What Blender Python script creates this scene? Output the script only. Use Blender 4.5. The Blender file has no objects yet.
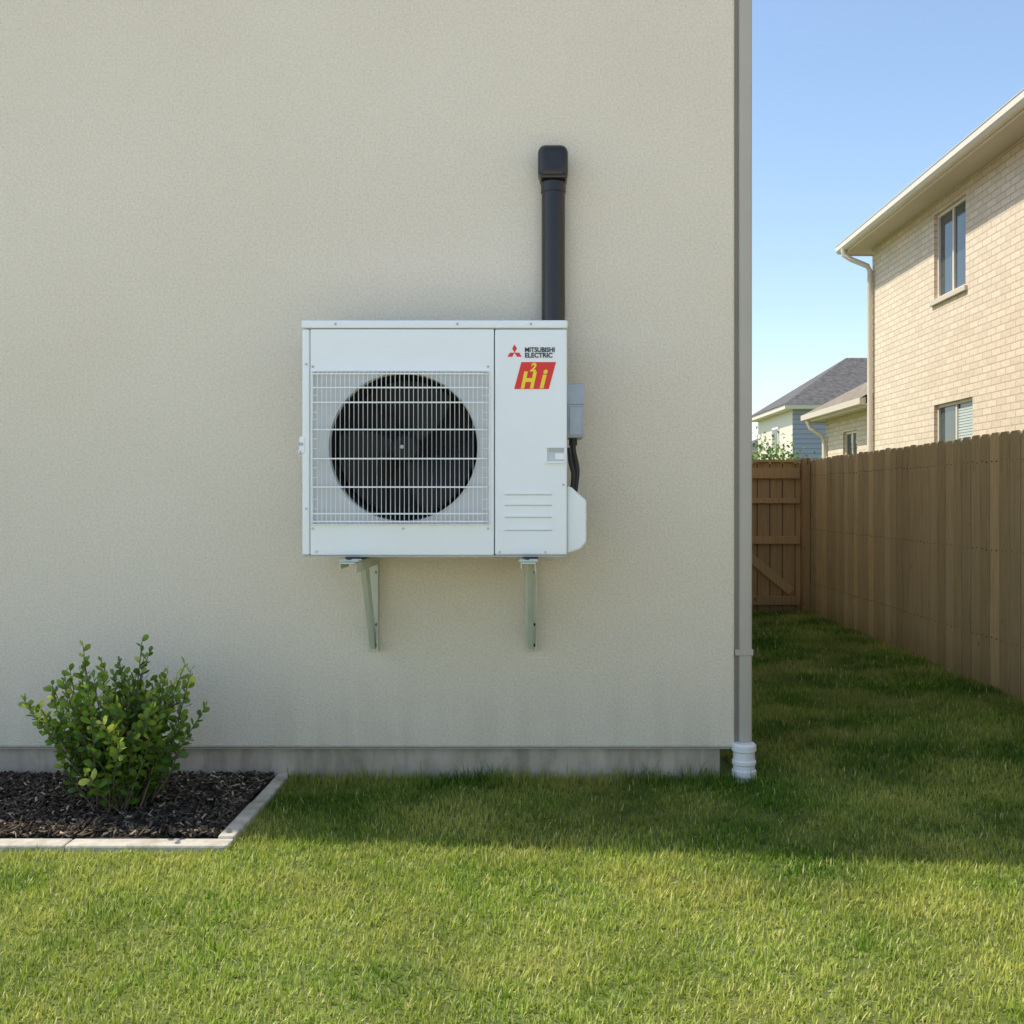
import bpy, math, random
import numpy as np
from mathutils import Vector, Matrix
random.seed(4); rng=np.random.default_rng(7)
scene=bpy.context.scene
COL=scene.collection
# ------------------------------------------------------------------ helpers
def empty(name,loc=(0,0,0)):
    o=bpy.data.objects.new(name,None); o.location=loc; o.empty_display_size=.2; COL.objects.link(o); return o
class MB:
    def __init__(s): s.v=[];s.f=[];s.r=[]
    def add(s,vs,fs,r=0.5):
        b=len(s.v); s.v+= [tuple(v) for v in vs]; s.f+=[tuple(b+i for i in f) for f in fs]; s.r+=[r]*len(vs)
    def box(s,x0,x1,y0,y1,z0,z1,r=0.5):
        s.add([(x0,y0,z0),(x1,y0,z0),(x1,y1,z0),(x0,y1,z0),(x0,y0,z1),(x1,y0,z1),(x1,y1,z1),(x0,y1,z1)],
              [(0,3,2,1),(4,5,6,7),(0,1,5,4),(1,2,6,5),(2,3,7,6),(3,0,4,7)],r)
    def prism(s,pts,axis,a,b,r=0.5):
        def m(p,t):
            return {'x':(t,p[0],p[1]),'y':(p[0],t,p[1]),'z':(p[0],p[1],t)}[axis]
        n=len(pts); vs=[m(p,a) for p in pts]+[m(p,b) for p in pts]
        fs=[tuple(range(n-1,-1,-1)),tuple(range(n,2*n))]+[(i,(i+1)%n,n+(i+1)%n,n+i) for i in range(n)]
        s.add(vs,fs,r)
    def tube(s,pts,rad,n=8,r=0.5,cap=True):
        pts=[Vector(p) for p in pts]
        up=None
        rads=rad if isinstance(rad,(list,tuple)) else [rad]*len(pts)
        vs=[]
        for i,p in enumerate(pts):
            d=(pts[min(i+1,len(pts)-1)]-pts[max(i-1,0)]).normalized()
            if up is None:
                up=Vector((0,0,1)) if abs(d.z)<.9 else Vector((0,1,0))
            a=d.cross(up).normalized(); b=d.cross(a).normalized()
            for k in range(n):
                t=2*math.pi*(k+.5)/n
                vs.append(p+a*math.cos(t)*rads[i]+b*math.sin(t)*rads[i])
        fs=[]
        for i in range(len(pts)-1):
            for k in range(n):
                fs.append((i*n+k,i*n+(k+1)%n,(i+1)*n+(k+1)%n,(i+1)*n+k))
        if cap:
            fs.append(tuple(range(n-1,-1,-1))); fs.append(tuple((len(pts)-1)*n+k for k in range(n)))
        s.add(vs,fs,r)
    def obj(s,name,mat,parent=None,bevel=0,smooth=False,segs=2,recalc=True):
        me=bpy.data.meshes.new(name); me.from_pydata(s.v,[],s.f); me.update()
        at=me.attributes.new('rnd','FLOAT','POINT'); at.data.foreach_set('value',s.r)
        if recalc:
            import bmesh
            bm=bmesh.new(); bm.from_mesh(me); bmesh.ops.recalc_face_normals(bm,faces=bm.faces); bm.to_mesh(me); bm.free()
        o=bpy.data.objects.new(name,me); COL.objects.link(o); me.materials.append(mat)
        if parent: o.parent=parent
        if bevel:
            m=o.modifiers.new('b','BEVEL'); m.width=bevel; m.segments=segs; m.limit_method='ANGLE'; m.angle_limit=math.radians(35)
        if smooth:
            me.polygons.foreach_set('use_smooth',[True]*len(me.polygons))
            if smooth=='auto':
                try:
                    me.set_sharp_from_angle(angle=math.radians(35))
                except Exception: pass
        return o
def scatter(name,tv,tf,M,L,rnd,mat,parent=None,smooth=False):
    tv=np.array(tv,float); N=len(L); nv=len(tv)
    V=np.einsum('nij,vj->nvi',M,tv)+L[:,None,:]
    me=bpy.data.meshes.new(name)
    me.vertices.add(N*nv); me.vertices.foreach_set('co',V.astype(np.float32).ravel())
    fl=np.concatenate([np.array(f) for f in tf]); nl=len(fl)
    loops=(fl[None,:]+(np.arange(N)*nv)[:,None]).ravel()
    me.loops.add(len(loops)); me.loops.foreach_set('vertex_index',loops.astype(np.int32))
    sizes=np.array([len(f) for f in tf]); st=np.concatenate([[0],np.cumsum(sizes)[:-1]])
    starts=(st[None,:]+(np.arange(N)*nl)[:,None]).ravel()
    me.polygons.add(len(starts)); me.polygons.foreach_set('loop_start',starts.astype(np.int32))
    me.update(calc_edges=True); me.validate()
    at=me.attributes.new('rnd','FLOAT','POINT'); at.data.foreach_set('value',np.repeat(rnd,nv).astype(np.float32))
    hz=me.attributes.new('tip','FLOAT','POINT'); t=tv[:,2]/max(1e-6,tv[:,2].max()); hz.data.foreach_set('value',np.tile(t,N).astype(np.float32))
    if smooth: me.polygons.foreach_set('use_smooth',[True]*len(me.polygons))
    me.materials.append(mat)
    o=bpy.data.objects.new(name,me); COL.objects.link(o)
    if parent: o.parent=parent
    return o
def rotm(yaw,pitch,roll=None):
    c,s=np.cos(yaw),np.sin(yaw); cp,sp=np.cos(pitch),np.sin(pitch); z=np.zeros_like(c); o=np.ones_like(c)
    Rz=np.stack([np.stack([c,-s,z],-1),np.stack([s,c,z],-1),np.stack([z,z,o],-1)],-2)
    Rx=np.stack([np.stack([o,z,z],-1),np.stack([z,cp,-sp],-1),np.stack([z,sp,cp],-1)],-2)
    R=Rz@Rx
    if roll is not None:
        c,s=np.cos(roll),np.sin(roll)
        R=R@np.stack([np.stack([c,z,s],-1),np.stack([z,o,z],-1),np.stack([-s,z,c],-1)],-2)
    return R
# ------------------------------------------------------------------ materials
class NT:
    def __init__(s,name):
        s.m=bpy.data.materials.new(name); s.m.use_nodes=True; s.t=s.m.node_tree; s.n=s.t.nodes; s.b=s.n['Principled BSDF']; s.out=s.n['Material Output']
    def node(s,t,**k):
        n=s.n.new(t)
        for a,b in k.items(): setattr(n,a,b)
        return n
    def link(s,a,b): s.t.links.new(a,b)
    def pos(s):
        return s.node('ShaderNodeNewGeometry').outputs['Position']
    def mapped(s,scale):
        m=s.node('ShaderNodeMapping'); s.link(s.pos(),m.inputs['Vector']); m.inputs['Scale'].default_value=scale; return m.outputs['Vector']
    def noise(s,vec,scale,detail=4,rough=.55):
        n=s.node('ShaderNodeTexNoise'); n.inputs['Scale'].default_value=scale; n.inputs['Detail'].default_value=detail; n.inputs['Roughness'].default_value=rough
        s.link(vec,n.inputs['Vector']); return n.outputs['Fac']
    def ramp(s,fac,stops):
        r=s.node('ShaderNodeValToRGB'); e=r.color_ramp.elements
        while len(e)<len(stops): e.new(.5)
        for i,(p,c) in enumerate(stops):
            e[i].position=p; e[i].color=(*c,1) if len(c)==3 else c
        s.link(fac,r.inputs['Fac']); return r.outputs['Color']
    def mix(s,fac,a,b,mode='MIX'):
        n=s.node('ShaderNodeMix',data_type='RGBA',blend_type=mode)
        for sock,v in ((n.inputs[0],fac),(n.inputs[6],a),(n.inputs[7],b)):
            if isinstance(v,(int,float)): sock.default_value=v
            elif isinstance(v,tuple): sock.default_value=(*v,1)
            else: s.link(v,sock)
        return n.outputs[2]
    def bump(s,h,strength,dist):
        b=s.node('ShaderNodeBump'); b.inputs['Strength'].default_value=strength; b.inputs['Distance'].default_value=dist
        s.link(h,b.inputs['Height']); s.link(b.outputs['Normal'],s.b.inputs['Normal']); return b
    def attr(s,name):
        return s.node('ShaderNodeAttribute',attribute_name=name).outputs['Fac']
def plain(name,col,rough=.5,metal=0,var=.06,nscale=30,bump=0):
    k=NT(name); p=k.pos(); f=k.noise(p,nscale,4)
    c1=tuple(max(0,c*(1-var)) for c in col); c2=tuple(c*(1+var) for c in col)
    k.link(k.ramp(f,[(.3,c1),(.7,c2)]),k.b.inputs['Base Color'])
    k.b.inputs['Roughness'].default_value=rough; k.b.inputs['Metallic'].default_value=metal
    if bump: k.bump(f,bump,.01)
    return k.m
def foliage(name,stops,trans=.35,patch=None,rough=.5,root=(.6,.6,.5)):
    k=NT(name); a=k.attr('rnd'); c=k.ramp(a,stops)
    if patch:
        f=k.noise(k.pos(),patch[0],5,.6); fr=k.ramp(f,[(.40,(0,0,0)),(.64,(1,1,1))])
        c=k.mix(fr,c,k.mix(.5,c,patch[1]))
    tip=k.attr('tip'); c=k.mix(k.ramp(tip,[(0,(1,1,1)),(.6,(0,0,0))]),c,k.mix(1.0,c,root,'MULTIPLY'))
    k.link(c,k.b.inputs['Base Color']); k.b.inputs['Roughness'].default_value=rough
    k.b.inputs['Specular IOR Level'].default_value=.35
    tr=k.node('ShaderNodeBsdfTranslucent'); k.link(c,tr.inputs['Color'])
    mx=k.node('ShaderNodeMixShader'); mx.inputs[0].default_value=trans
    k.link(k.b.outputs[0],mx.inputs[1]); k.link(tr.outputs[0],mx.inputs[2]); k.link(mx.outputs[0],k.out.inputs['Surface'])
    return k.m
# stucco
k=NT('stucco'); p=k.pos()
big=k.noise(p,.9,5); fine=k.noise(p,100,5,.7); med=k.noise(p,240,3,.6)
c=k.ramp(big,[(.3,(.84,.745,.595)),(.7,(.88,.79,.645))])
sp=k.ramp(fine,[(.34,(.85,.85,.84)),(.60,(1.03,1.03,1.03))])
c=k.mix(1.0,c,sp,'MULTIPLY')
# faint splash / drip staining low on the wall
stn=k.noise(k.mapped((7,7,.7)),1.0,5); sxx=k.node('ShaderNodeSeparateXYZ'); k.link(k.pos(),sxx.inputs[0])
low=k.ramp(sxx.outputs['Z'],[(.15,(1,1,1)),(.55,(0,0,0))]); sm_=k.node('ShaderNodeMath',operation='MULTIPLY'); k.link(low,sm_.inputs[0]); k.link(k.ramp(stn,[(.45,(0,0,0)),(.75,(.45,.45,.45))]),sm_.inputs[1])
c=k.mix(sm_.outputs[0],c,(.55,.48,.38))
k.link(c,k.b.inputs['Base Color']); k.b.inputs['Roughness'].default_value=.95
add=k.node('ShaderNodeMath',operation='MULTIPLY_ADD'); k.link(fine,add.inputs[0]); add.inputs[1].default_value=1.5; k.link(med,add.inputs[2])
k.bump(add.outputs[0],.65,.007); M_stucco=k.m
# concrete
def concrete(name,a,b):
    k=NT(name); p=k.pos(); f=k.noise(p,4,8,.65); g=k.noise(p,60,4)
    st=k.noise(k.mapped((5,5,1.2)),3,4)
    c=k.ramp(f,[(.3,a),(.7,b)]); c=k.mix(.6,c,k.mix(1.0,c,k.ramp(st,[(.35,(.55,.53,.48)),(.6,(1.05,1.05,1.05))]),'MULTIPLY'))
    k.link(c,k.b.inputs['Base Color']); k.b.inputs['Roughness'].default_value=.9; k.bump(g,.5,.006); return k.m
M_conc=concrete('foundation_concrete',(.40,.34,.265),(.58,.50,.40))
M_edge=concrete('edging_concrete',(.42,.385,.32),(.60,.55,.46))
M_bounce=plain('bounce_slab_pale',(.80,.73,.62),.85,var=.06,nscale=3)  # pale colour for the added bounce slabs
M_white=plain('white_enamel',(.83,.86,.86),.35,var=.015,nscale=6)
M_wire=plain('white_wire',(.86,.87,.86),.4,var=.01)
M_recess=plain('guard_backing',(.54,.56,.57),.45,var=.02)
M_blade=plain('fan_blade_plastic',(.009,.008,.008),.7,var=.1)
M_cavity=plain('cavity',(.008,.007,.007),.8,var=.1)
M_hand=plain('handle_grey',(.42,.44,.44),.5)
M_groove=plain('groove_grey',(.55,.57,.57),.5)
M_screw=plain('screw_metal',(.45,.45,.45),.35,metal=.8)
M_elec=plain('grey_box_metal',(.34,.38,.43),.4,metal=.2)
M_brk=plain('bracket_paint',(.56,.59,.50),.38,metal=.1,var=.05,nscale=12)
M_red=plain('red_print',(.72,.03,.02),.4,var=.02)
M_yel=plain('yellow_print',(.9,.66,.03),.4,var=.02)
M_blk=plain('black_print',(.02,.02,.02),.4,var=.02)
M_rubber=plain('black_rubber',(.012,.012,.013),.5)
M_pipe=plain('brown_pipe',(.020,.017,.017),.28,var=.1)
M_down=plain('downspout_paint',(.44,.40,.34),.45,var=.04,nscale=3)
M_downd=plain('downspout_dark_trim',(.26,.23,.19),.6,var=.04,nscale=3)
M_boot=plain('white_pvc',(.80,.80,.79),.45,var=.06,nscale=9)
M_trim=plain('cream_trim',(.74,.66,.54),.5,var=.03)
M_soffit=plain('soffit_paint',(.62,.54,.43),.6,var=.03)
k=NT('window_glass'); f=k.noise(k.pos(),.6,2)
k.link(k.ramp(f,[(.35,(.05,.07,.08)),(.7,(.10,.13,.14))]),k.b.inputs['Base Color']); k.b.inputs['Roughness'].default_value=.04; k.b.inputs['Specular IOR Level'].default_value=1.0
M_glass=k.m
M_blind=plain('blind_fabric',(.55,.62,.58),.7)
# wood
def wood(name,a,b,c3):
    k=NT(name); g=k.noise(k.mapped((60,60,3.0)),1.0,6,.7); g2=k.noise(k.mapped((12,12,.8)),1.0,5)
    kn=k.noise(k.mapped((14,14,5)),1.0,2)
    c=k.ramp(g,[(.3,a),(.68,b)]); c=k.mix(k.ramp(g2,[(.35,(0,0,0)),(.7,(.8,.8,.8))]),c,c3)
    r=k.attr('rnd'); c=k.mix(1.0,c,k.ramp(r,[(0,(.74,.73,.70)),(.5,(.96,.96,.96)),(1,(1.17,1.15,1.10))]),'MULTIPLY')
    c=k.mix(k.ramp(kn,[(.70,(0,0,0)),(.76,(.8,.8,.8))]),c,(.10,.06,.03))
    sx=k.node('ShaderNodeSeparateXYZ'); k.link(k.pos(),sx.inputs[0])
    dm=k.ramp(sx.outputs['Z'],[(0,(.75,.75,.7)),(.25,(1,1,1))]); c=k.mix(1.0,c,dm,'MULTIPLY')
    k.link(c,k.b.inputs['Base Color']); k.b.inputs['Roughness'].default_value=.85; k.bump(g,.6,.005); return k.m
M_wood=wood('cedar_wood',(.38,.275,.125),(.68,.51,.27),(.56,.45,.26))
M_woodd=plain('dark_backing_wood',(.07,.05,.03),.9,var=.2)  # dark colour set behind board gaps so the gaps read dark
M_gate=wood('gate_wood',(.34,.19,.07),(.56,.34,.145),(.42,.27,.12))
# bricks
k=NT('cream_brick'); sx=k.node('ShaderNodeSeparateXYZ'); k.link(k.pos(),sx.inputs[0])
sm=k.node('ShaderNodeMath',operation='ADD'); k.link(sx.outputs['X'],sm.inputs[0]); k.link(sx.outputs['Y'],sm.inputs[1])
cb=k.node('ShaderNodeCombineXYZ'); k.link(sm.outputs[0],cb.inputs['X']); k.link(sx.outputs['Z'],cb.inputs['Y'])
br=k.node('ShaderNodeTexBrick'); k.link(cb.outputs[0],br.inputs['Vector']); br.inputs['Scale'].default_value=1
br.inputs['Brick Width'].default_value=.24; br.inputs['Row Height'].default_value=.085; br.inputs['Mortar Size'].default_value=.008; br.inputs['Mortar Smooth'].default_value=.2
br.inputs['Color1'].default_value=(.80,.67,.51,1); br.inputs['Color2'].default_value=(.70,.58,.43,1); br.inputs['Mortar'].default_value=(.54,.45,.34,1)
f=k.noise(k.pos(),25,4); k.link(k.mix(1.0,br.outputs['Color'],k.ramp(f,[(.3,(.88,.88,.88)),(.7,(1.06,1.06,1.06))]),'MULTIPLY'),k.b.inputs['Base Color'])
k.b.inputs['Roughness'].default_value=.9
inv=k.node('ShaderNodeMath',operation='SUBTRACT'); inv.inputs[0].default_value=1; k.link(br.outputs['Fac'],inv.inputs[1]); k.bump(inv.outputs[0],.6,.01)
M_brick=k.m
# siding
def siding(name,col):
    k=NT(name); sx=k.node('ShaderNodeSeparateXYZ'); k.link(k.pos(),sx.inputs[0])
    mo=k.node('ShaderNodeMath',operation='PINGPONG'); k.link(sx.outputs['Z'],mo.inputs[0]); mo.inputs[1].default_value=.11
    k.link(k.ramp(mo.outputs[0],[(0,tuple(c*.55 for c in col)),(.035,col)]),k.b.inputs['Base Color']); k.b.inputs['Roughness'].default_value=.7; return k.m
M_sideb=siding('blue_grey_siding',(.36,.37,.43))
M_shin=plain('grey_shingles',(.115,.105,.10),.95,var=.35,nscale=5,bump=.5)
M_shinb=plain('brown_shingles',(.22,.18,.135),.95,var=.3,nscale=9,bump=.5)
# ground
k=NT('lawn_ground'); f=k.noise(k.pos(),2.2,6,.6); g=k.noise(k.pos(),60,4,.7)
c=k.ramp(f,[(.35,(.09,.14,.024)),(.65,(.16,.20,.045))]); c=k.mix(k.ramp(g,[(.4,(0,0,0)),(.7,(.6,.6,.6))]),c,(.18,.16,.06))
k.link(c,k.b.inputs['Base Color']); k.b.inputs['Roughness'].default_value=1; k.bump(g,.8,.02); M_lawn=k.m
k=NT('mulch_soil'); g=k.noise(k.pos(),70,5,.7); k.link(k.ramp(g,[(.3,(.018,.014,.011)),(.7,(.065,.05,.039))]),k.b.inputs['Base Color']); k.b.inputs['Roughness'].default_value=1; k.bump(g,1,.02); M_soil=k.m
k=NT('mulch_chips'); r=k.attr('rnd'); k.link(k.ramp(r,[(0,(.018,.014,.011)),(.55,(.07,.055,.042)),(.93,(.18,.14,.10)),(1,(.50,.40,.28))]),k.b.inputs['Base Color']); k.b.inputs['Roughness'].default_value=.95; k.b.inputs['Specular IOR Level'].default_value=.12; M_chip=k.m
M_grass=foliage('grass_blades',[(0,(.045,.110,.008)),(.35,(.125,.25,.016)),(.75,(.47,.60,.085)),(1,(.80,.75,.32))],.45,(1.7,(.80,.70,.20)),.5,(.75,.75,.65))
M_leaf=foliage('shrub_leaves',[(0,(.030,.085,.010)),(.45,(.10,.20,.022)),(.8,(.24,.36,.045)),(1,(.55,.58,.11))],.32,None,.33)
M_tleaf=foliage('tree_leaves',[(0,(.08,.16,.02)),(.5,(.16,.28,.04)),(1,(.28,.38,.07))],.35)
M_stem=plain('twig_bark',(.12,.10,.06),.85,var=.3)

# ------------------------------------------------------------------ ground + lawn
lawn=empty('lawn')
m=MB(); m.add([(-250,-60,0),(250,-60,0),(250,500,0),(-250,500,0)],[(0,1,2,3)]); m.obj('ground',M_lawn,None)
PT=empty('bounce_ground'); m=MB()  # unseen pale slabs added behind camera to bounce light onto the wall
for i in range(8):
    for j in range(6):
        x0=-12+2.5*i; y0=-13.6+2.5*j; m.box(x0+.006,x0+2.494,y0+.006,y0+2.494,-.05,.03)
m.obj('bounce_slabs',M_bounce,PT,bevel=.006)
bt=[(-.5,0,0),(.5,0,0),(-.42,.10,.5),(.42,.10,.5),(0,.36,1.0)]
bf=[(0,1,3,2),(2,3,4)]
def vnoise(x,y,sc,seed):
    r=np.random.default_rng(seed); g=r.random((128,128)); X=x*sc+40; Y=y*sc+40
    i=np.floor(X).astype(int); j=np.floor(Y).astype(int); fx=X-i; fy=Y-j; fx=fx*fx*(3-2*fx); fy=fy*fy*(3-2*fy)
    G=lambda a,b:g[a%128,b%128]
    return G(i,j)*(1-fx)*(1-fy)+G(i+1,j)*fx*(1-fy)+G(i,j+1)*(1-fx)*fy+G(i+1,j+1)*fx*fy
def grass(region,dens,width,hgt):
    x0,x1,y0,y1=region; n=int((x1-x0)*(y1-y0)*dens)
    x=rng.uniform(x0,x1,n); y=rng.uniform(y0,y1,n)
    keep=~((x<-1.14)&(y>3.66))
    x=x[keep];y=y[keep];n=len(x)
    cl=vnoise(x,y,13,1)*.4+vnoise(x,y,37,2)*.6
    keep=rng.random(n)<(.55+.6*cl); x=x[keep];y=y[keep];cl=cl[keep];n=len(x)
    h=hgt*(.65+.65*cl)*rng.uniform(.6,1.3,n)
    # unmown tufts against the foundation
    near=np.clip((y-4.42)/.1,0,1)*(x<1.05)*(y<4.7)*(vnoise(x,y,8,12)); h*=1+3.4*near*rng.random(n)**2
    w=width*rng.uniform(.6,1.3,n)
    yaw=rng.uniform(0,2*np.pi,n); pitch=rng.normal(-.2,.50,n)
    R=rotm(yaw,pitch); S=np.stack([w,h,h],-1)
    M=R*S[:,None,:]
    L=np.stack([x,y,np.full(n,-.003)],-1)
    # sunlit yellow and shaded green painted into blade tint (broad, irregular gradient)
    sun_tint=np.clip((4.15-y+1.0*(vnoise(x,y,1.7,31)-.5))/1.1,0,1)
    rn=np.clip(rng.beta(2.2,2.4,n)*.70+(.34*(vnoise(x,y,3,9)-.5))+.28*sun_tint-.05,0,.93); rn[rng.random(n)<.02+.07*sun_tint]=1
    return M,L,rn
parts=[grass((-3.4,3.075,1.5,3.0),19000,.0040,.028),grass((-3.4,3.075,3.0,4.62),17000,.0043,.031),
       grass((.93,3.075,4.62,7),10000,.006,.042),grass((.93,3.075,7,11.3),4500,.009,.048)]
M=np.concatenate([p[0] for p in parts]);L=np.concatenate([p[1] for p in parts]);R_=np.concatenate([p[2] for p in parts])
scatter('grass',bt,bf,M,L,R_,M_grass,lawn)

# ------------------------------------------------------------------ own house
H=empty('stucco_house')
WY=4.6; CX=.91
m=MB(); m.box(-9,CX,WY,15.2,.15,5.95); m.obj('wall',M_stucco,H,bevel=.012)
m=MB(); m.box(-8.95,CX-.065,WY+.025,15.1,-.3,.149); m.obj('foundation',M_conc,H)
m=MB(); m.box(-8.99,CX-.004,WY+.006,15.15,.145,.1495); m.obj('weep_screed',M_hand,H)
m=MB(); y=lambda x:4.36-(x+5.04)*.0972  # unseen eave edge, skewed only to slant its shadow line on the lawn
xl,xr=-9.5,CX+.45
m.prism([(xl,y(xl)),(xr,y(xr)),(xr,15.6),(xl,15.6)],'z',5.951,6.05); m.obj('skewed_shadow_eave',M_trim,H)
m=MB(); b=[(xl,y(xl)-.02,6.051),(xr+.02,y(xr)-.02,6.051),(xr+.02,15.62,6.051),(xl,15.62,6.051),(-4,8.5,6.5),(-4,11.5,6.5)]  # unseen roof, same edge skewed to shape the shadow
m.add(b,[(0,1,4),(1,2,5,4),(2,3,5),(3,0,4,5),(0,3,2,1)]); m.obj('roof',M_shin,H)
# downspout
D=empty('downspout')
m=MB(); m.box(CX+.020,CX+.082,WY+.0,WY+.08,.17,5.94); m.obj('pipe',M_down,D,bevel=.014,segs=3)
m=MB()
for z in (.575,4.6): m.box(CX+.001,CX+.085,WY-.003,WY+.083,z,z+.028)
m.obj('straps',M_down,D,bevel=.002)
m=MB(); m.box(CX+.0005,CX+.030,WY+.02,WY+.06,.16,5.93); m.obj('standoff_trim',M_downd,D)  # darker strip filling the gap between pipe and wall
m=MB(); cx,cy=CX+.042,WY+.0
prof=[(.048,-.02),(.050,.02),(.056,.025),(.056,.05),(.050,.055),(.050,.075),(.055,.08),(.055,.095),(.050,.10),(.049,.135),(.056,.14),(.056,.165),(.046,.175)]
n=24; vs=[];fs=[]
for r,z in prof:
    for i in range(n):
        a=2*math.pi*i/n; vs.append((cx+r*math.cos(a),cy+r*math.sin(a),z))
for j in range(len(prof)-1):
    for i in range(n): fs.append((j*n+i,j*n+(i+1)%n,(j+1)*n+(i+1)%n,(j+1)*n+i))
fs.append(tuple((len(prof)-1)*n+i for i in range(n)))
m.add(vs,fs); m.obj('drain_boot',M_boot,D,smooth='auto')

# ------------------------------------------------------------------ AC unit
U=empty('heat_pump_outdoor_unit',(-.975,4.15,1.055))
W,HH,DD=1.10,.983,.33
fx,fz,fr=.419,.456,.311
px0,px1,pz0,pz1=.034,.796,.008,.946
gx0,gx1,gz0,gz1=.040,.778,.134,.772
sx0,sx1,sz0,sz1=gx0+.006,gx1-.004,gz0+.004,gz1-.004
m=MB()
O=[(px0,pz0),(px1,pz0),(px1,pz1),(px0,pz1)]; I=[(sx0,sz0),(sx1,sz0),(sx1,sz1),(sx0,sz1)]
vs=[(x,0,z) for x,z in O]+[(x,0,z) for x,z in I]+[(x,.02,z) for x,z in O]+[(x,.010,z) for x,z in I]
fs=[]
for i in range(4):
    j=(i+1)%4; fs+=[(i,j,4+j,4+i),(8+i,8+j,j,i),(4+i,4+j,12+j,12+i)]
m.add(vs,fs); m.obj('fan_panel',M_white,U,bevel=.003)
ang=[2*math.pi*i/96 for i in range(96)]
cor=[math.atan2(z-fz,x-fx)%(2*math.pi) for x in (sx0,sx1) for z in (sz0,sz1)]
ang=sorted(set(ang+cor)); N=len(ang)
vs=[]
for a in ang:
    c,s=math.cos(a),math.sin(a)
    t=min([(sx1-fx)/c if c>1e-9 else 1e9,(sx0-fx)/c if c<-1e-9 else 1e9,(sz1-fz)/s if s>1e-9 else 1e9,(sz0-fz)/s if s<-1e-9 else 1e9])
    vs.append((fx+c*t,.0101,fz+s*t))
R0=fr-.002
prof=[(R0+.009,.0101),(R0+.005,.006),(R0+.001,.007),(R0,.014),(R0-.003,.03)]
for r,yy in prof:
    for a in ang: vs.append((fx+r*math.cos(a),yy,fz+r*math.sin(a)))
fs=[]
for j in range(len(prof)):
    a0=j*N; a1=(j+1)*N
    fs+=[(a0+i,a0+(i+1)%N,a1+(i+1)%N,a1+i) for i in range(N)]
m=MB(); m.add(vs,fs); m.obj('bellmouth_plate',M_recess,U,smooth='auto')
m=MB(); m.box(0,.031,0,DD,.008,.946); m.obj('left_post',M_white,U,bevel=.006)
m=MB(); m.box(.7995,W,0,DD,.008,.946); m.obj('service_panel',M_white,U,bevel=.007,segs=3)
m=MB(); m.box(-.003,W+.003,-.005,DD+.003,.9495,HH); m.obj('top_cover',M_white,U,bevel=.008,segs=3)
m=MB(); m.box(.004,W-.004,.003,DD,0,.007); m.box(.004,W-.004,DD-.01,DD,.0071,.945); m.obj('base_pan_and_back',M_hand,U)
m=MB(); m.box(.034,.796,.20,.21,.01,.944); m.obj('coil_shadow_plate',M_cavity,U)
vs=[]
for yy,r in ((.029,R0-.0035),(.19,R0-.006)):
    for a in ang: vs.append((fx+r*math.cos(a),yy,fz+r*math.sin(a)))
fs=[(i,(i+1)%N,N+(i+1)%N,N+i) for i in range(N)]
m=MB(); m.add(vs,fs); m.obj('fan_shroud',M_cavity,U,smooth=True)
m=MB()
for b in range(3):
    a0=b*2*math.pi/3+.5; vs=[];fs=[]; nr,na=7,7
    for i in range(nr):
        r=.05+(R0-.02-.05)*i/(nr-1)
        for j in range(na):
            t=j/(na-1); sw=1.45*t+.35*(i/(nr-1))**1.5
            a=a0+sw; vs.append((fx+r*math.cos(a),.10+.075*t-.03*math.sin(t*3.14),fz+r*math.sin(a)))
    for i in range(nr-1):
        for j in range(na-1): fs.append((i*na+j,i*na+j+1,(i+1)*na+j+1,(i+1)*na+j))
    m.add(vs,fs)
m.obj('fan_blades',M_blade,U,smooth=True,recalc=False)
m=MB(); m.tube([(fx,.07,fz),(fx,.085,fz),(fx,.17,fz)],[.05,.062,.062],28); m.obj('fan_hub',M_blade,U,smooth='auto')
m=MB(); m.tube([(fx,-.036,fz),(fx,-.028,fz)],.008,16); m.obj('guard_boss',M_hand,U)
# guard wires
m=MB(); out=-.026
nv=39
for i in range(nv):
    x=gx0+.010+(gx1-gx0-.02)*i/(nv-1)
    m.tube([(x,.002,gz0+.002),(x,out+.008,gz0+.010),(x,out,gz0+.024),(x,out,gz1-.024),(x,out+.008,gz1-.010),(x,.002,gz1-.002)],.0016,4)
m.obj('guard_vertical_wires',M_wire,U)
m=MB()
for z in (.148,.18,.29,.407,.527,.639,.70,.757):
    m.tube([(gx0,.002,z),(gx0+.008,out+.006,z),(gx0+.022,out-.004,z),(gx1-.022,out-.004,z),(gx1-.008,out+.006,z),(gx1,.002,z)],.0032,6)
for z in (gz0,gz1): m.tube([(gx0,-.003,z),(gx1,-.003,z)],.0035,6)
for x in (gx0,gx1): m.tube([(x,-.003,gz0),(x,-.003,gz1)],.0035,6)
for z in (.20,.24,.33,.37,.45,.49,.57,.60,.67):
    for a,b in ((gx0,gx0+.03),(gx1-.03,gx1)): 
        m.tube([(a,.0 if a==gx0 else out+.002,z),(b,out+.002 if a==gx0 else .0,z)],.0018,4)
m.obj('guard_horizontal_wires',M_wire,U)
# screws
m=MB()
for x,z,yy in ((.14,.966,-.005),(.645,.966,-.005),(.95,.966,-.005),(.045,.118,0),(.772,.118,0),(.045,.79,0),(.772,.79,0),(.82,.02,0),(1.01,.02,0),(.42,.118,0),(1.085,.30,0),(.018,.80,0),(.018,.2,0),(.06,.022,0)):
    m.tube([(x,yy-.003,z),(x,yy+.002,z)],.0055,10)
m.obj('screws',M_screw,U)
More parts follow.
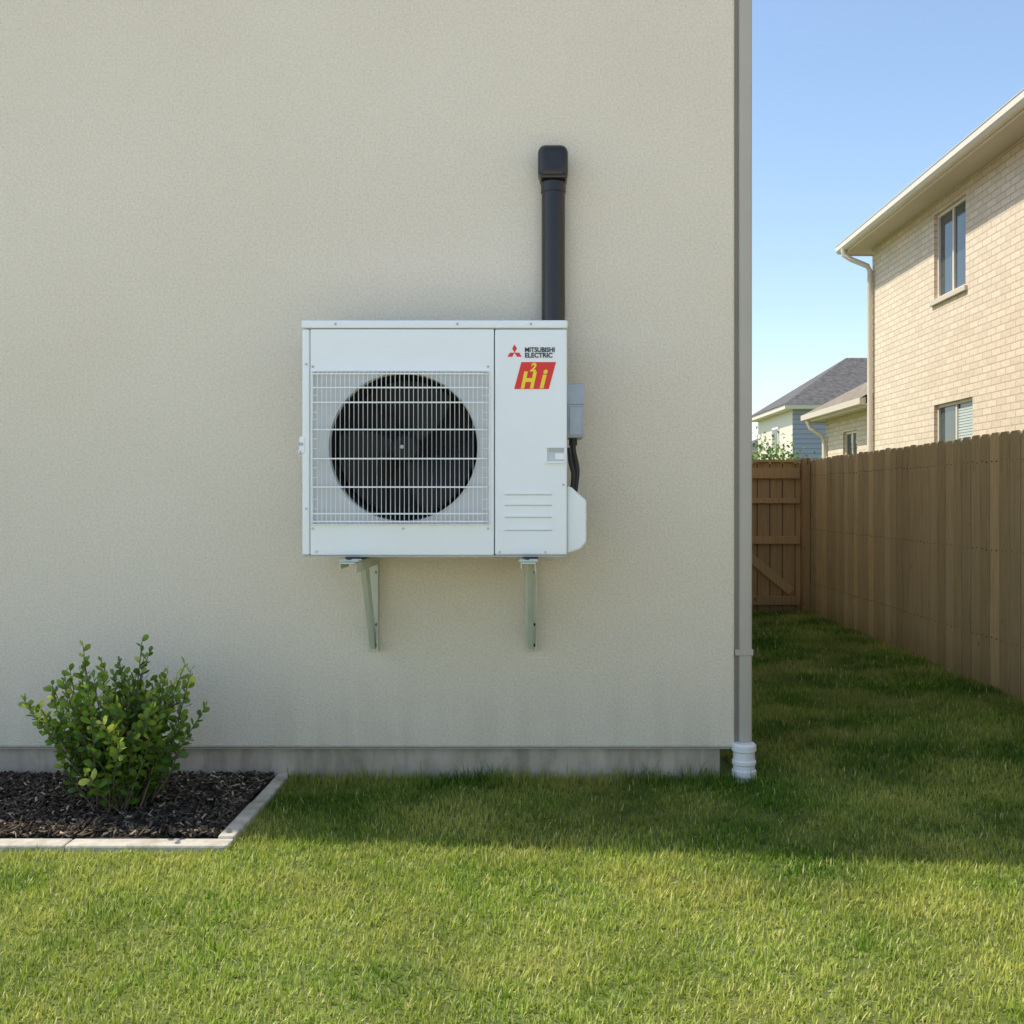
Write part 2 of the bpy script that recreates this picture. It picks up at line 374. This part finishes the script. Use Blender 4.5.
# handle recesses
m=MB()
m.box(1.008,1.088,-.006,.001,.452,.462); m.box(1.008,1.018,-.006,.001,.398,.4515); m.box(1.008,1.088,-.012,.001,.388,.3975); m.box(1.05,1.09,-.005,.001,.405,.43)
m.obj('handle_frame',M_white,U,bevel=.002)
m=MB(); m.box(1.0185,1.088,-.0015,.001,.398,.4515); m.obj('handle_recess',M_groove,U)
m=MB(); m.box(1.025,1.085,-.0025,-.0016,.436,.4505); m.obj('handle_shadow_slot',M_hand,U)
m=MB(); m.box(-.012,.012,-.004,.03,.43,.50); m.box(-.016,0,-.004,.03,.43,.445); m.obj('left_handle',M_white,U,bevel=.004)
m=MB(); m.box(-.0125,.006,-.0052,-.0041,.462,.475); m.obj('left_handle_slot',M_hand,U)
# embossed ribs: rounded bars standing proud of the panel
m=MB()
for z in (.262,.218,.168,.114):
    m.box(.842,1.035,-.006,.001,z-.0025,z+.0025)
m.obj('embossed_ribs',M_white,U,bevel=.002)
m=MB()
for z in (.262,.218,.168,.114):
    m.box(.840,1.037,-.0012,.0008,z-.0060,z-.0035)
m.obj('rib_grooves',M_groove,U)
# logo
m=MB()
def rh(cx,cz,ang,l=.030,w=.0165):
    d=(math.cos(ang),math.sin(ang)); nrm=(-d[1],d[0]); h=l/2
    return [(cx,cz),(cx+d[0]*h-nrm[0]*w/2,cz+d[1]*h-nrm[1]*w/2),(cx+d[0]*l,cz+d[1]*l),(cx+d[0]*h+nrm[0]*w/2,cz+d[1]*h+nrm[1]*w/2)]
for a in (90,210,330): m.prism(rh(.882,.848,math.radians(a),.034,.020),'y',-.0012,.0005)
m.obj('emblem',M_red,U)
m=MB(); m.prism([(.880,.697),(1.024,.697),(1.054,.809),(.910,.809)],'y',-.0012,.0005); m.obj('badge',M_red,U)
def text(name,s,x,z,size,mat,yy=-.0018,shear=0,off=0,sx=1):
    cu=bpy.data.curves.new(name,'FONT'); cu.body=s; cu.size=size; cu.shear=shear; cu.offset=off; cu.extrude=.0004
    o=bpy.data.objects.new(name,cu); COL.objects.link(o); o.location=(x,yy,z); o.rotation_euler=(math.pi/2,0,0); o.scale=(sx,1,1); cu.materials.append(mat); o.parent=U
text('lettering_upper','MITSUBISHI',.924,.851,.027,M_blk,off=.0008,sx=.92)
text('lettering_lower','ELECTRIC',.924,.828,.027,M_blk,off=.0008,sx=.98)
text('badge_lettering','H',.906,.703,.092,M_yel,shear=.25,off=.004,sx=.85)
text('badge_lettering_i','i',.982,.703,.112,M_yel,shear=.25,off=.003)
text('badge_numeral','2',.946,.772,.046,M_yel,shear=.25,off=.002)
# electrical box etc on right side
m=MB(); m.box(W+.001,W+.072,.07,.25,.50,.722); m.obj('isolator_box',M_elec,U,bevel=.006)
m=MB(); m.box(W+.001,W+.076,.064,.0695,.64,.726); m.box(W+.012,W+.062,.064,.0695,.51,.63); m.obj('isolator_cover',M_elec,U,bevel=.002)
m=MB()
def curve(pts,n=8):
    out=[];P=[Vector(p) for p in pts]; P=[P[0]]+P+[P[-1]]
    for i in range(1,len(P)-2):
        for t in [j/n for j in range(n)]:
            a,b,c,d=P[i-1:i+3]; out.append(.5*((2*b)+(c-a)*t+(2*a-5*b+4*c-d)*t*t+(3*b-a-3*c+d)*t**3))
    out.append(P[-2]); return out
m.tube(curve([(W+.03,.14,.50),(W+.03,.14,.45),(W+.045,.14,.37),(W+.04,.14,.30),(W+.03,.14,.24)]),.013,10)
m.tube(curve([(W+.012,.12,.46),(W+.018,.12,.40),(W+.03,.12,.34),(W+.02,.12,.24)]),.010,10)
m.tube([(W+.03,.14,.47),(W+.03,.14,.505)],.018,12)
m.obj('cables',M_rubber,U,smooth='auto')
m=MB(); m.prism([(W+.001,.012),(W+.055,.03),(W+.082,.06),(W+.082,.235),(W+.05,.262),(W+.02,.29),(W+.001,.295)],'y',.03,.27); m.obj('valve_cover',M_white,U,bevel=.008,segs=3)
# feet
m=MB()
for x in (.21,.95): m.box(x-.03,x+.03,-.01,.33,-.012,-.001)
m.obj('mounting_feet',M_rubber,U)
# brackets
for bx in (-.750,-.028):
    B=empty('wall_mount_bracket')
    zt=1.042
    m=MB()
    m.box(bx-.036,bx+.0225,3.98,4.599,zt-.005,zt)
    m.box(bx+.018,bx+.0225,4.02,4.595,zt-.045,zt-.0055)
    m.box(bx-.0275,bx+.0275,4.594,4.5995,.595,zt-.006)
    m.box(bx+.021,bx+.0265,4.545,4.5935,.60,zt-.046)
    m.box(bx-.036,bx-.0315,3.98,4.15,zt-.026,zt-.0055)
    m.obj('bracket_frame',M_brk,B,bevel=.0015)
    m=MB(); m.prism([(4.28,zt-.02),(4.38,zt-.02),(4.575,.68),(4.575,.61),(4.56,.61)],'x',bx+.008,bx+.0125)
    m.prism([(4.28,zt-.0065),(4.288,zt-.0065),(4.57,.61),(4.562,.61)],'x',bx-.012,bx+.0075)
    m.obj('bracket_brace',M_brk,B,bevel=.0012)
    m=MB(); m.box(bx-.044,bx+.032,4.02,4.11,zt+.0005,zt+.008); m.obj('bracket_pad',M_brk,B,bevel=.002)
    m=MB()
    for z in (.625,.72,.96): m.tube([(bx+.015,4.580,z),(bx+.015,4.5935,z)],.007,6)
    m.tube([(bx-.012,4.055,zt+.008),(bx-.012,4.055,zt+.013)],.011,6)
    m.obj('bracket_bolts',M_rubber,B)
# pipe
P=empty('vent_pipe')
pxc=.074; pyc=4.5445
m=MB(); m.tube([(pxc,pyc,1.45),(pxc,pyc,2.73)],.0535,32); m.obj('pipe',M_pipe,P,smooth='auto')
m=MB(); m.tube([(pxc,pyc,2.68),(pxc,pyc,2.685),(pxc,pyc,2.728),(pxc,pyc,2.733)],[.052,.057,.057,.052],32); m.obj('collar',M_pipe,P,smooth='auto')
m=MB(); m.box(pxc-.070,pxc+.066,4.47,4.599,2.734,2.888); m.obj('elbow_cap',M_pipe,P,bevel=.035,segs=6,smooth='auto')
m=MB(); m.box(pxc-.062,pxc+.062,4.478,4.598,2.735,2.758); m.obj('cap_flange',M_pipe,P,bevel=.008)

# ------------------------------------------------------------------ planting bed
Bd=empty('garden_bed')
m=MB()
nx,ny=60,26; vs=[];fs=[]
for j in range(ny):
    for i in range(nx):
        X=-4.2+3.0*i/(nx-1); Y=3.76+.875*j/(ny-1)
        z=.012+.022*math.sin(math.pi*min(1,j/(ny-1)*1.0))+.008*math.sin(X*9+Y*5)*math.sin(Y*13)
        vs.append((X,Y,z))
for j in range(ny-1):
    for i in range(nx-1): fs.append((j*nx+i,j*nx+i+1,(j+1)*nx+i+1,(j+1)*nx+i))
m.add(vs,fs); m.obj('mulch_soil',M_soil,Bd,smooth=True)
n=18000; x=rng.uniform(-4.1,-1.21,n); y_=rng.uniform(3.78,4.61,n)
z=.018+.022*np.sin(np.pi*(y_-3.76)/.875)+rng.uniform(0,.014,n)
R=rotm(rng.uniform(0,6.28,n),rng.normal(0,.35,n),rng.normal(0,.4,n))
S=np.stack([rng.uniform(.006,.028,n),rng.uniform(.0015,.0055,n),rng.uniform(.0015,.003,n)],-1)
cv=[(-1,-1,-1),(1,-.6,-1),(.9,1,-1),(-1.1,.8,-1),(-1,-1,1),(1,-.6,1),(.9,1,1),(-1.1,.8,1)]
cf=[(4,5,6,7),(0,1,5,4),(1,2,6,5),(2,3,7,6),(3,0,4,7)]
rr=rng.random(n)*.95; rr[rng.random(n)<.05]=1
scatter('mulch_chips',cv,cf,R*S[:,None,:],np.stack([x,y_,z],-1),rr,M_chip,Bd)
m=MB()
for i in range(5):
    x0=-4.15+.603*i; m.box(x0+.001,x0+.602,3.675,3.755,-.05,.026+random.uniform(-.003,.003))
m.box(-1.2,-1.135,3.757,4.18,-.05,.032); m.box(-1.198,-1.137,4.184,4.63,-.05,.029)
m.obj('concrete_edging',M_edge,Bd,bevel=.008)

# ------------------------------------------------------------------ shrub
Sh=empty('shrub')
bc=np.array([-1.69,4.07,.03]); stems=MB(); LM=[];LL=[];LR=[]
lv=[(0,0,0),(-.20,.0,.30),(.20,.0,.30),(0,-.03,.30),(-.30,.03,.62),(.30,.03,.62),(0,-.03,.64),(-.2,.03,.86),(.2,.03,.86),(0,0,1.0),(0,-.02,.86)]
lf=[(0,3,1),(0,2,3),(1,3,6,4),(3,2,5,6),(4,6,10,7),(6,5,8,10),(7,10,9),(10,8,9)]
def addleaf(p,d,size,r):
    d=d.normalized(); side=d.cross(Vector((random.gauss(0,1),random.gauss(0,1),random.gauss(0,1)))).normalized(); nn=d.cross(side)
    LM.append(np.array([[side.x,nn.x,d.x],[side.y,nn.y,d.y],[side.z,nn.z,d.z]])*size); LL.append(np.array(p)); LR.append(r)
for s in range(136):
    az=s*2.39996+random.gauss(0,.3); short=s%3==0
    lean=min(.80,.92*math.sqrt(random.random()))
    ln=random.uniform(.44,.66)*(1-.10*lean)
    if s%17==0: ln*=1.1
    if short: ln=random.uniform(.18,.38); lean=random.uniform(.3,1.0)
    p=Vector(bc)+Vector((random.gauss(0,.04),random.gauss(0,.035),0)); d=Vector((math.cos(az)*math.sin(lean)*.74,math.sin(az)*math.sin(lean)*.68,math.cos(lean)))
    pts=[p.copy()]; nseg=9
    for i in range(nseg):
        d=(d+Vector((random.gauss(0,.07),random.gauss(0,.07),.03))).normalized(); p=p+d*ln/nseg
        if p.y>4.56: p.y=4.56
        pts.append(p.copy())
    stems.tube(pts,[.0045-.003*i/nseg for i in range(nseg+1)],5)
    vig=random.random()
    nl=random.randint(14,20) if short else random.randint(22,29)
    for k_ in range(nl):
        t=.32+.68*(k_/(nl-1)); f=t*nseg; i=min(int(f),nseg-1); q=pts[i].lerp(pts[i+1],f-i)
        dd=(pts[i+1]-pts[i]).normalized(); a=k_*2.4; o=Vector((math.cos(a),math.sin(a),.0))
        o=(o-dd*o.dot(dd)).normalized(); up=.55+.9*max(0,t-.75)*3
        size=random.uniform(.030,.052)*(1 if t<.9 else .8)
        addleaf(q,o+dd*up+Vector((0,0,random.gauss(.1,.2))),size,min(1,max(0,.08+.48*t*random.uniform(.4,1.3)+.40*vig*t+(random.random()<.07)*.4)))
stems.obj('stems',M_stem,Sh,smooth=True)
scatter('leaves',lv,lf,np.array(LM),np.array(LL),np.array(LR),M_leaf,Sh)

# ------------------------------------------------------------------ fences
F=empty('wooden_fence'); m=MB(); mb=MB(); FX=3.08
yy=.8; bw=.147
while yy<11.3:
    h=1.735+random.uniform(-.008,.008); xo=random.uniform(0,.007); r=random.random(); w_=bw-random.uniform(.010,.016)
    m.prism([(yy,-.01),(yy+w_,-.01),(yy+w_,h-.025),(yy+w_-.026,h),(yy+.026,h),(yy,h-.025)],'x',FX+xo,FX+xo+.018,r)
    mb.box(FX+.0255,FX+.0259,yy+bw-.035,yy+bw+.02,0,1.70); yy+=bw
m.obj('pickets',M_wood,F,bevel=.003,segs=1); mb.obj('gap_dark_backing',M_woodd,F)
m=MB()
for z in (.3,.9,1.5): m.box(FX+.026,FX+.066,.8,11.3,z,z+.09)
for q in range(5): m.box(FX+.067,FX+.157,.9+q*2.5,.99+q*2.5,0,1.72)
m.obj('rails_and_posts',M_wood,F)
m=MB()
yy=.8
while yy<11.3:
    for z in (.35,.95,1.55):
        for dy in (.03,.10): m.tube([(FX-.0012,yy+dy,z+random.uniform(-.01,.01)),(FX+.01,yy+dy,z)],.0035,6)
    yy+=bw
m.obj('nail_heads',M_woodd,F)
G=empty('wooden_gate'); GY=11.34; m=MB(); xx=CX+.02
while xx<2.98:
    h=1.70+random.uniform(-.006,.006); m.prism([(xx,.0),(xx+.133,.0),(xx+.133,h-.02),(xx+.116,h),(xx+.017,h),(xx,h-.02)],'y',GY,GY+.018,random.random()); xx+=.143
m.obj('boards',M_gate,G)
m=MB(); m.box(CX+.02,2.97,GY+.019,GY+.022,0,1.69); m.obj('backing',M_woodd,G)
m=MB()
for z,hh in ((.09,.10),(.78,.09),(1.24,.06),(1.52,.12)): m.box(CX+.02,2.975,GY-.042,GY-.001,z,z+hh,random.random()*.5+.4)
m.box(CX+.02,2.98,GY-.045,GY+.03,1.705,1.735,.8)
def brace(x0,z0,x1,z1):
    d=Vector((x1-x0,z1-z0)).normalized(); nn=Vector((-d.y,d.x))*.05
    m.prism([(x0+nn.x,z0+nn.y),(x0-nn.x,z0-nn.y),(x1-nn.x,z1-nn.y),(x1+nn.x,z1+nn.y)],'y',GY-.040,GY-.0015,.9)
brace(2.30,.72,2.88,.24); brace(1.1,.24,1.9,.72)
m.box(1.98,2.06,GY-.0415,GY-.0005,.191,1.519,.4)
m.obj('rails_and_brace',M_gate,G,bevel=.003)
m=MB(); m.box(2.985,3.075,GY-.10,GY-.0,0,1.75,.4); m.obj('post',M_gate,G,bevel=.004)

# ------------------------------------------------------------------ neighbour house
def wall_x(mb,X,y0,y1,z0,z1,holes,depth=.10):
    ys=sorted(set([y0,y1]+[h[0] for h in holes]+[h[1] for h in holes])); zs=sorted(set([z0,z1]+[h[2] for h in holes]+[h[3] for h in holes]))
    for a,b in zip(ys,ys[1:]):
        for c,d in zip(zs,zs[1:]):
            if any(h[0]<=a and b<=h[1] and h[2]<=c and d<=h[3] for h in holes): continue
            mb.add([(X,a,c),(X,b,c),(X,b,d),(X,a,d)],[(0,1,2,3)])
    for a,b,c,d in holes:
        e=X+depth
        for q in (((X,a,c),(X,b,c),(e,b,c),(e,a,c)),((X,a,d),(X,b,d),(e,b,d),(e,a,d)),((X,a,c),(X,a,d),(e,a,d),(e,a,c)),((X,b,c),(X,b,d),(e,b,d),(e,b,c))): mb.add(q,[(0,1,2,3)])
def window(par,X,a,b,c,d,blind=0):
    g=X+.075; m=MB(); fw=.045
    m.box(g-.03,g+.02,a+.002,b-.002,c+.002,c+fw); m.box(g-.03,g+.02,a+.002,b-.002,d-fw,d-.002)
    m.box(g-.03,g+.02,a+.002,a+fw,c+fw,d-fw); m.box(g-.03,g+.02,b-fw,b-.002,c+fw,d-fw); mm=(a+b)/2; m.box(g-.025,g+.018,mm-.022,mm+.022,c+fw,d-fw)
    m.obj('window_frame',M_trim,par,bevel=.004)
    m=MB(); m.add([(g,a,c),(g,b,c),(g,b,d),(g,a,d)],[(0,1,2,3)]); m.obj('window_glass',M_glass,par)
    m=MB(); m.box(X-.04,X+.06,a-.06,b+.06,c-.07,c-.003); m.obj('window_sill',M_soffit,par,bevel=.005)
    if blind:
        m=MB()
        z=c+fw
        while z<c+(d-c)*blind: m.box(g-.006,g-.003,a+fw,mm-.024,z,z+.028); z+=.036
        m.obj('window_blind',M_blind,par)
NB=empty('brick_house'); NX=5.4
holes=[(12.6,13.6,3.98,5.14),(12.4,13.6,1.45,2.56),(7.2,8.6,4.0,5.12),(7.0,8.4,1.3,2.5)]
m=MB(); wall_x(m,NX,2,16.1,0,5.3,holes); m.add([(NX,16.1,0),(14,16.1,0),(14,16.1,5.3),(NX,16.1,5.3)],[(0,1,2,3)]); m.add([(NX,2,0),(14,2,0),(14,2,5.3),(NX,2,5.3)],[(0,1,2,3)]); m.add([(14,2,0),(14,16.1,0),(14,16.1,5.3),(14,2,5.3)],[(0,1,2,3)])
m.obj('walls',M_brick,NB)
for i,h in enumerate(holes): window(NB,NX,*h,blind=.9 if i in (1,3) else 0)
E=.13
m=MB(); m.box(4.9+E,14.5,1.5,16.45,5.301,5.33); m.obj('soffit',M_soffit,NB)
m=MB(); m.box(4.885+E,4.899+E,1.5,16.45,5.28,5.43); m.box(4.9+E,14.5,16.451,16.465,5.28,5.43); m.obj('fascia',M_trim,NB)
m=MB(); m.prism([(a+E,b) for a,b in [(4.884,5.31),(4.82,5.31),(4.79,5.35),(4.79,5.42),(4.782,5.428),(4.782,5.435),(4.80,5.435),(4.80,5.36),(4.884,5.36)]],'y',1.5,16.47); m.obj('gutter',M_trim,NB)
m=MB(); z0=5.431; b=[(4.86+E,1.4,z0),(14.5,1.4,z0),(14.5,16.52,z0),(4.86+E,16.52,z0),(9.7,6.2,7.5),(9.7,11.7,7.5)]
m.add(b,[(0,1,4),(1,2,5,4),(2,3,5),(3,0,4,5),(0,3,2,1)]); m.obj('roof',M_shinb,NB)
m=MB(); m.tube([(4.83+E,16.2,5.33),(4.84+E,16.2,5.24),(4.95+E,16.15,5.15),(5.30,16.04,5.02),(5.34,16.04,4.94),(5.34,16.04,2.6),(5.34,16.04,.2)],.042,10); m.obj('downpipe',M_trim,NB,smooth='auto')
# single storey rear wing
m=MB(); wx=5.6; hw=[(17.5,18.3,1.4,2.5)]
wall_x(m,wx,16.11,19.4,0,2.8,hw); m.add([(wx,19.4,0),(12,19.4,0),(12,19.4,2.8),(wx,19.4,2.8)],[(0,1,2,3)]); m.obj('wing_walls',M_brick,NB)
window(NB,wx,*hw[0])
m=MB(); m.box(5.3,12,16.12,19.7,2.801,2.83); m.box(5.285,5.299,16.12,19.7,2.77,2.93); m.box(5.3,12,19.701,19.715,2.77,2.93); m.prism([(5.284,2.80),(5.20,2.82),(5.20,2.92),(5.284,2.92)],'y',16.12,19.72); m.obj('wing_eaves',M_soffit,NB)
m=MB(); m.add([(5.24,16.12,2.931),(5.24,19.75,2.931),(7.0,17.9,3.95),(7.0,16.12,3.95),(12,19.75,2.931),(12,17.9,3.95),(12,16.12,3.95)],[(0,1,2,3),(1,4,5,2),(3,2,5,6)]); m.obj('wing_roof',M_shinb,NB)
m=MB(); m.tube([(5.24,19.4,2.8),(5.3,19.4,2.65),(5.5,19.3,2.5),(5.54,19.3,2.4),(5.54,19.3,.1)],.04,8); m.obj('wing_downpipe',M_trim,NB)

# distant houses
def far_house(X0,X1,Y0,Y1,eave,ridge,mf,ms,mr,wins=()):
    Hh=empty('sided_house')
    m=MB(); m.add([(X0,Y0,0),(X1,Y0,0),(X1,Y0,eave),(X0,Y0,eave)],[(0,1,2,3)]); m.add([(X0,Y1,0),(X1,Y1,0),(X1,Y1,eave),(X0,Y1,eave)],[(0,1,2,3)]); m.obj('front_walls',mf,Hh)
    m=MB(); m.add([(X0,Y0,0),(X0,Y1,0),(X0,Y1,eave),(X0,Y0,eave)],[(0,1,2,3)]); m.add([(X1,Y0,0),(X1,Y1,0),(X1,Y1,eave),(X1,Y0,eave)],[(0,1,2,3)]); m.obj('side_walls',ms,Hh)
    o=.45; m=MB(); m.box(X0-o,X1+o,Y0-o,Y1+o,eave-.02,eave+.18); m.obj('eaves',M_trim,Hh)
    ym=(Y0+Y1)/2; hp=(Y1-Y0)/2; z=eave+.181; o+=.05
    m=MB(); m.add([(X0-o,Y0-o,z),(X1+o,Y0-o,z),(X1+o,Y1+o,z),(X0-o,Y1+o,z),(X0+hp,ym,ridge),(X1-hp,ym,ridge)],[(0,1,5,4),(1,2,5),(2,3,4,5),(3,0,4),(0,3,2,1)]); m.obj('roof',mr,Hh)
    for (side,a,b,c,d) in wins:
        m=MB(); g=MB()
        if side=='f': m.box(a,b,Y0-.06,Y0-.01,c,d); g.box(a+.1,b-.1,Y0-.08,Y0-.061,c+.1,d-.1)
        else: m.box(X0-.06,X0-.01,a,b,c,d); g.box(X0-.08,X0-.061,a+.1,b-.1,c+.1,d-.1)
        m.obj('window_trim',M_white,Hh); g.obj('window_pane',M_glass,Hh)
far_house(11.5,22,45,52,5.3,8.1,M_sideb,M_trim,M_shin,[('s',47.5,48.7,3.6,4.7),('f',15.5,16.8,3.3,4.6)])
far_house(15,25,72,80,4.6,6.7,M_trim,M_trim,M_shin,[('f',17,18.3,2.2,3.6)])
far_house(-6,4,60,68,5.0,7.2,M_trim,M_sideb,M_shin,[('f',-3,-1.6,3.2,4.4)])

# tree behind the fence
def tree(X,Y,h,rad,n):
    T=empty('small_tree'); m=MB(); m.tube([(X,Y,0),(X+.03,Y,h*.3),(X,Y,h*.6),(X+.05,Y,h*.8)],[.07,.055,.04,.02],8)
    cl=[]
    for i in range(9):
        a=i*.7; e=Vector((X+math.cos(a)*rad*.6*random.uniform(.6,1),Y+math.sin(a)*rad*.6,h*random.uniform(.62,.9))); m.tube([(X,Y,h*.4),e],[.03,.008],6); cl.append(e)
    m.obj('trunk_and_limbs',M_stem,T)
    c=np.array([list(cl[random.randrange(len(cl))]) for _ in range(n)]); Lc=c+rng.normal(0,1,(n,3))*np.array([rad*.3,rad*.3,h*.08])
    S=rng.uniform(.05,.11,n)
    Mx=rotm(rng.uniform(0,6.28,n),rng.uniform(-1.5,1.5,n),rng.uniform(-1,1,n))*S[:,None,None]
    scatter('leaves',lv,lf,Mx,Lc,rng.random(n),M_tleaf,T)
tree(4.95,21,2.5,.8,3200)
tree(7.2,30,2.2,.9,2000)

# ------------------------------------------------------------------ light, sky, camera
d=Vector((.65,-.09,-1)).normalized()
sl=bpy.data.lights.new('sun','SUN'); sl.energy=5.0; sl.angle=math.radians(.5); sl.color=(1,.935,.81)
so=bpy.data.objects.new('sun',sl); COL.objects.link(so); so.rotation_euler=d.to_track_quat('-Z','Y').to_euler(); so.location=(-6,5,12)
w=bpy.data.worlds.new('World'); scene.world=w; w.use_nodes=True; nt=w.node_tree
sk=nt.nodes.new('ShaderNodeTexSky'); sk.sky_type='NISHITA'; sk.sun_disc=False
sk.sun_elevation=math.asin(-d.z); sk.sun_rotation=math.atan2(-d.x,-d.y); sk.air_density=1.15; sk.dust_density=.9; sk.ozone_density=1.2
bg=nt.nodes['Background']; nt.links.new(sk.outputs[0],bg.inputs[0]); bg.inputs[1].default_value=.225
cam=bpy.data.cameras.new('camera'); co=bpy.data.objects.new('camera',cam); COL.objects.link(co); scene.camera=co
co.location=(0,0,1.3); co.rotation_euler=(math.pi/2,0,0); cam.sensor_width=36; cam.lens=36*1000/1024
cam.shift_x=-25/1024; cam.shift_y=-14/1024; cam.clip_end=1500; cam.clip_start=.05
scene.view_settings.view_transform='Standard'; scene.view_settings.look='None'; scene.view_settings.exposure=0; scene.view_settings.gamma=1
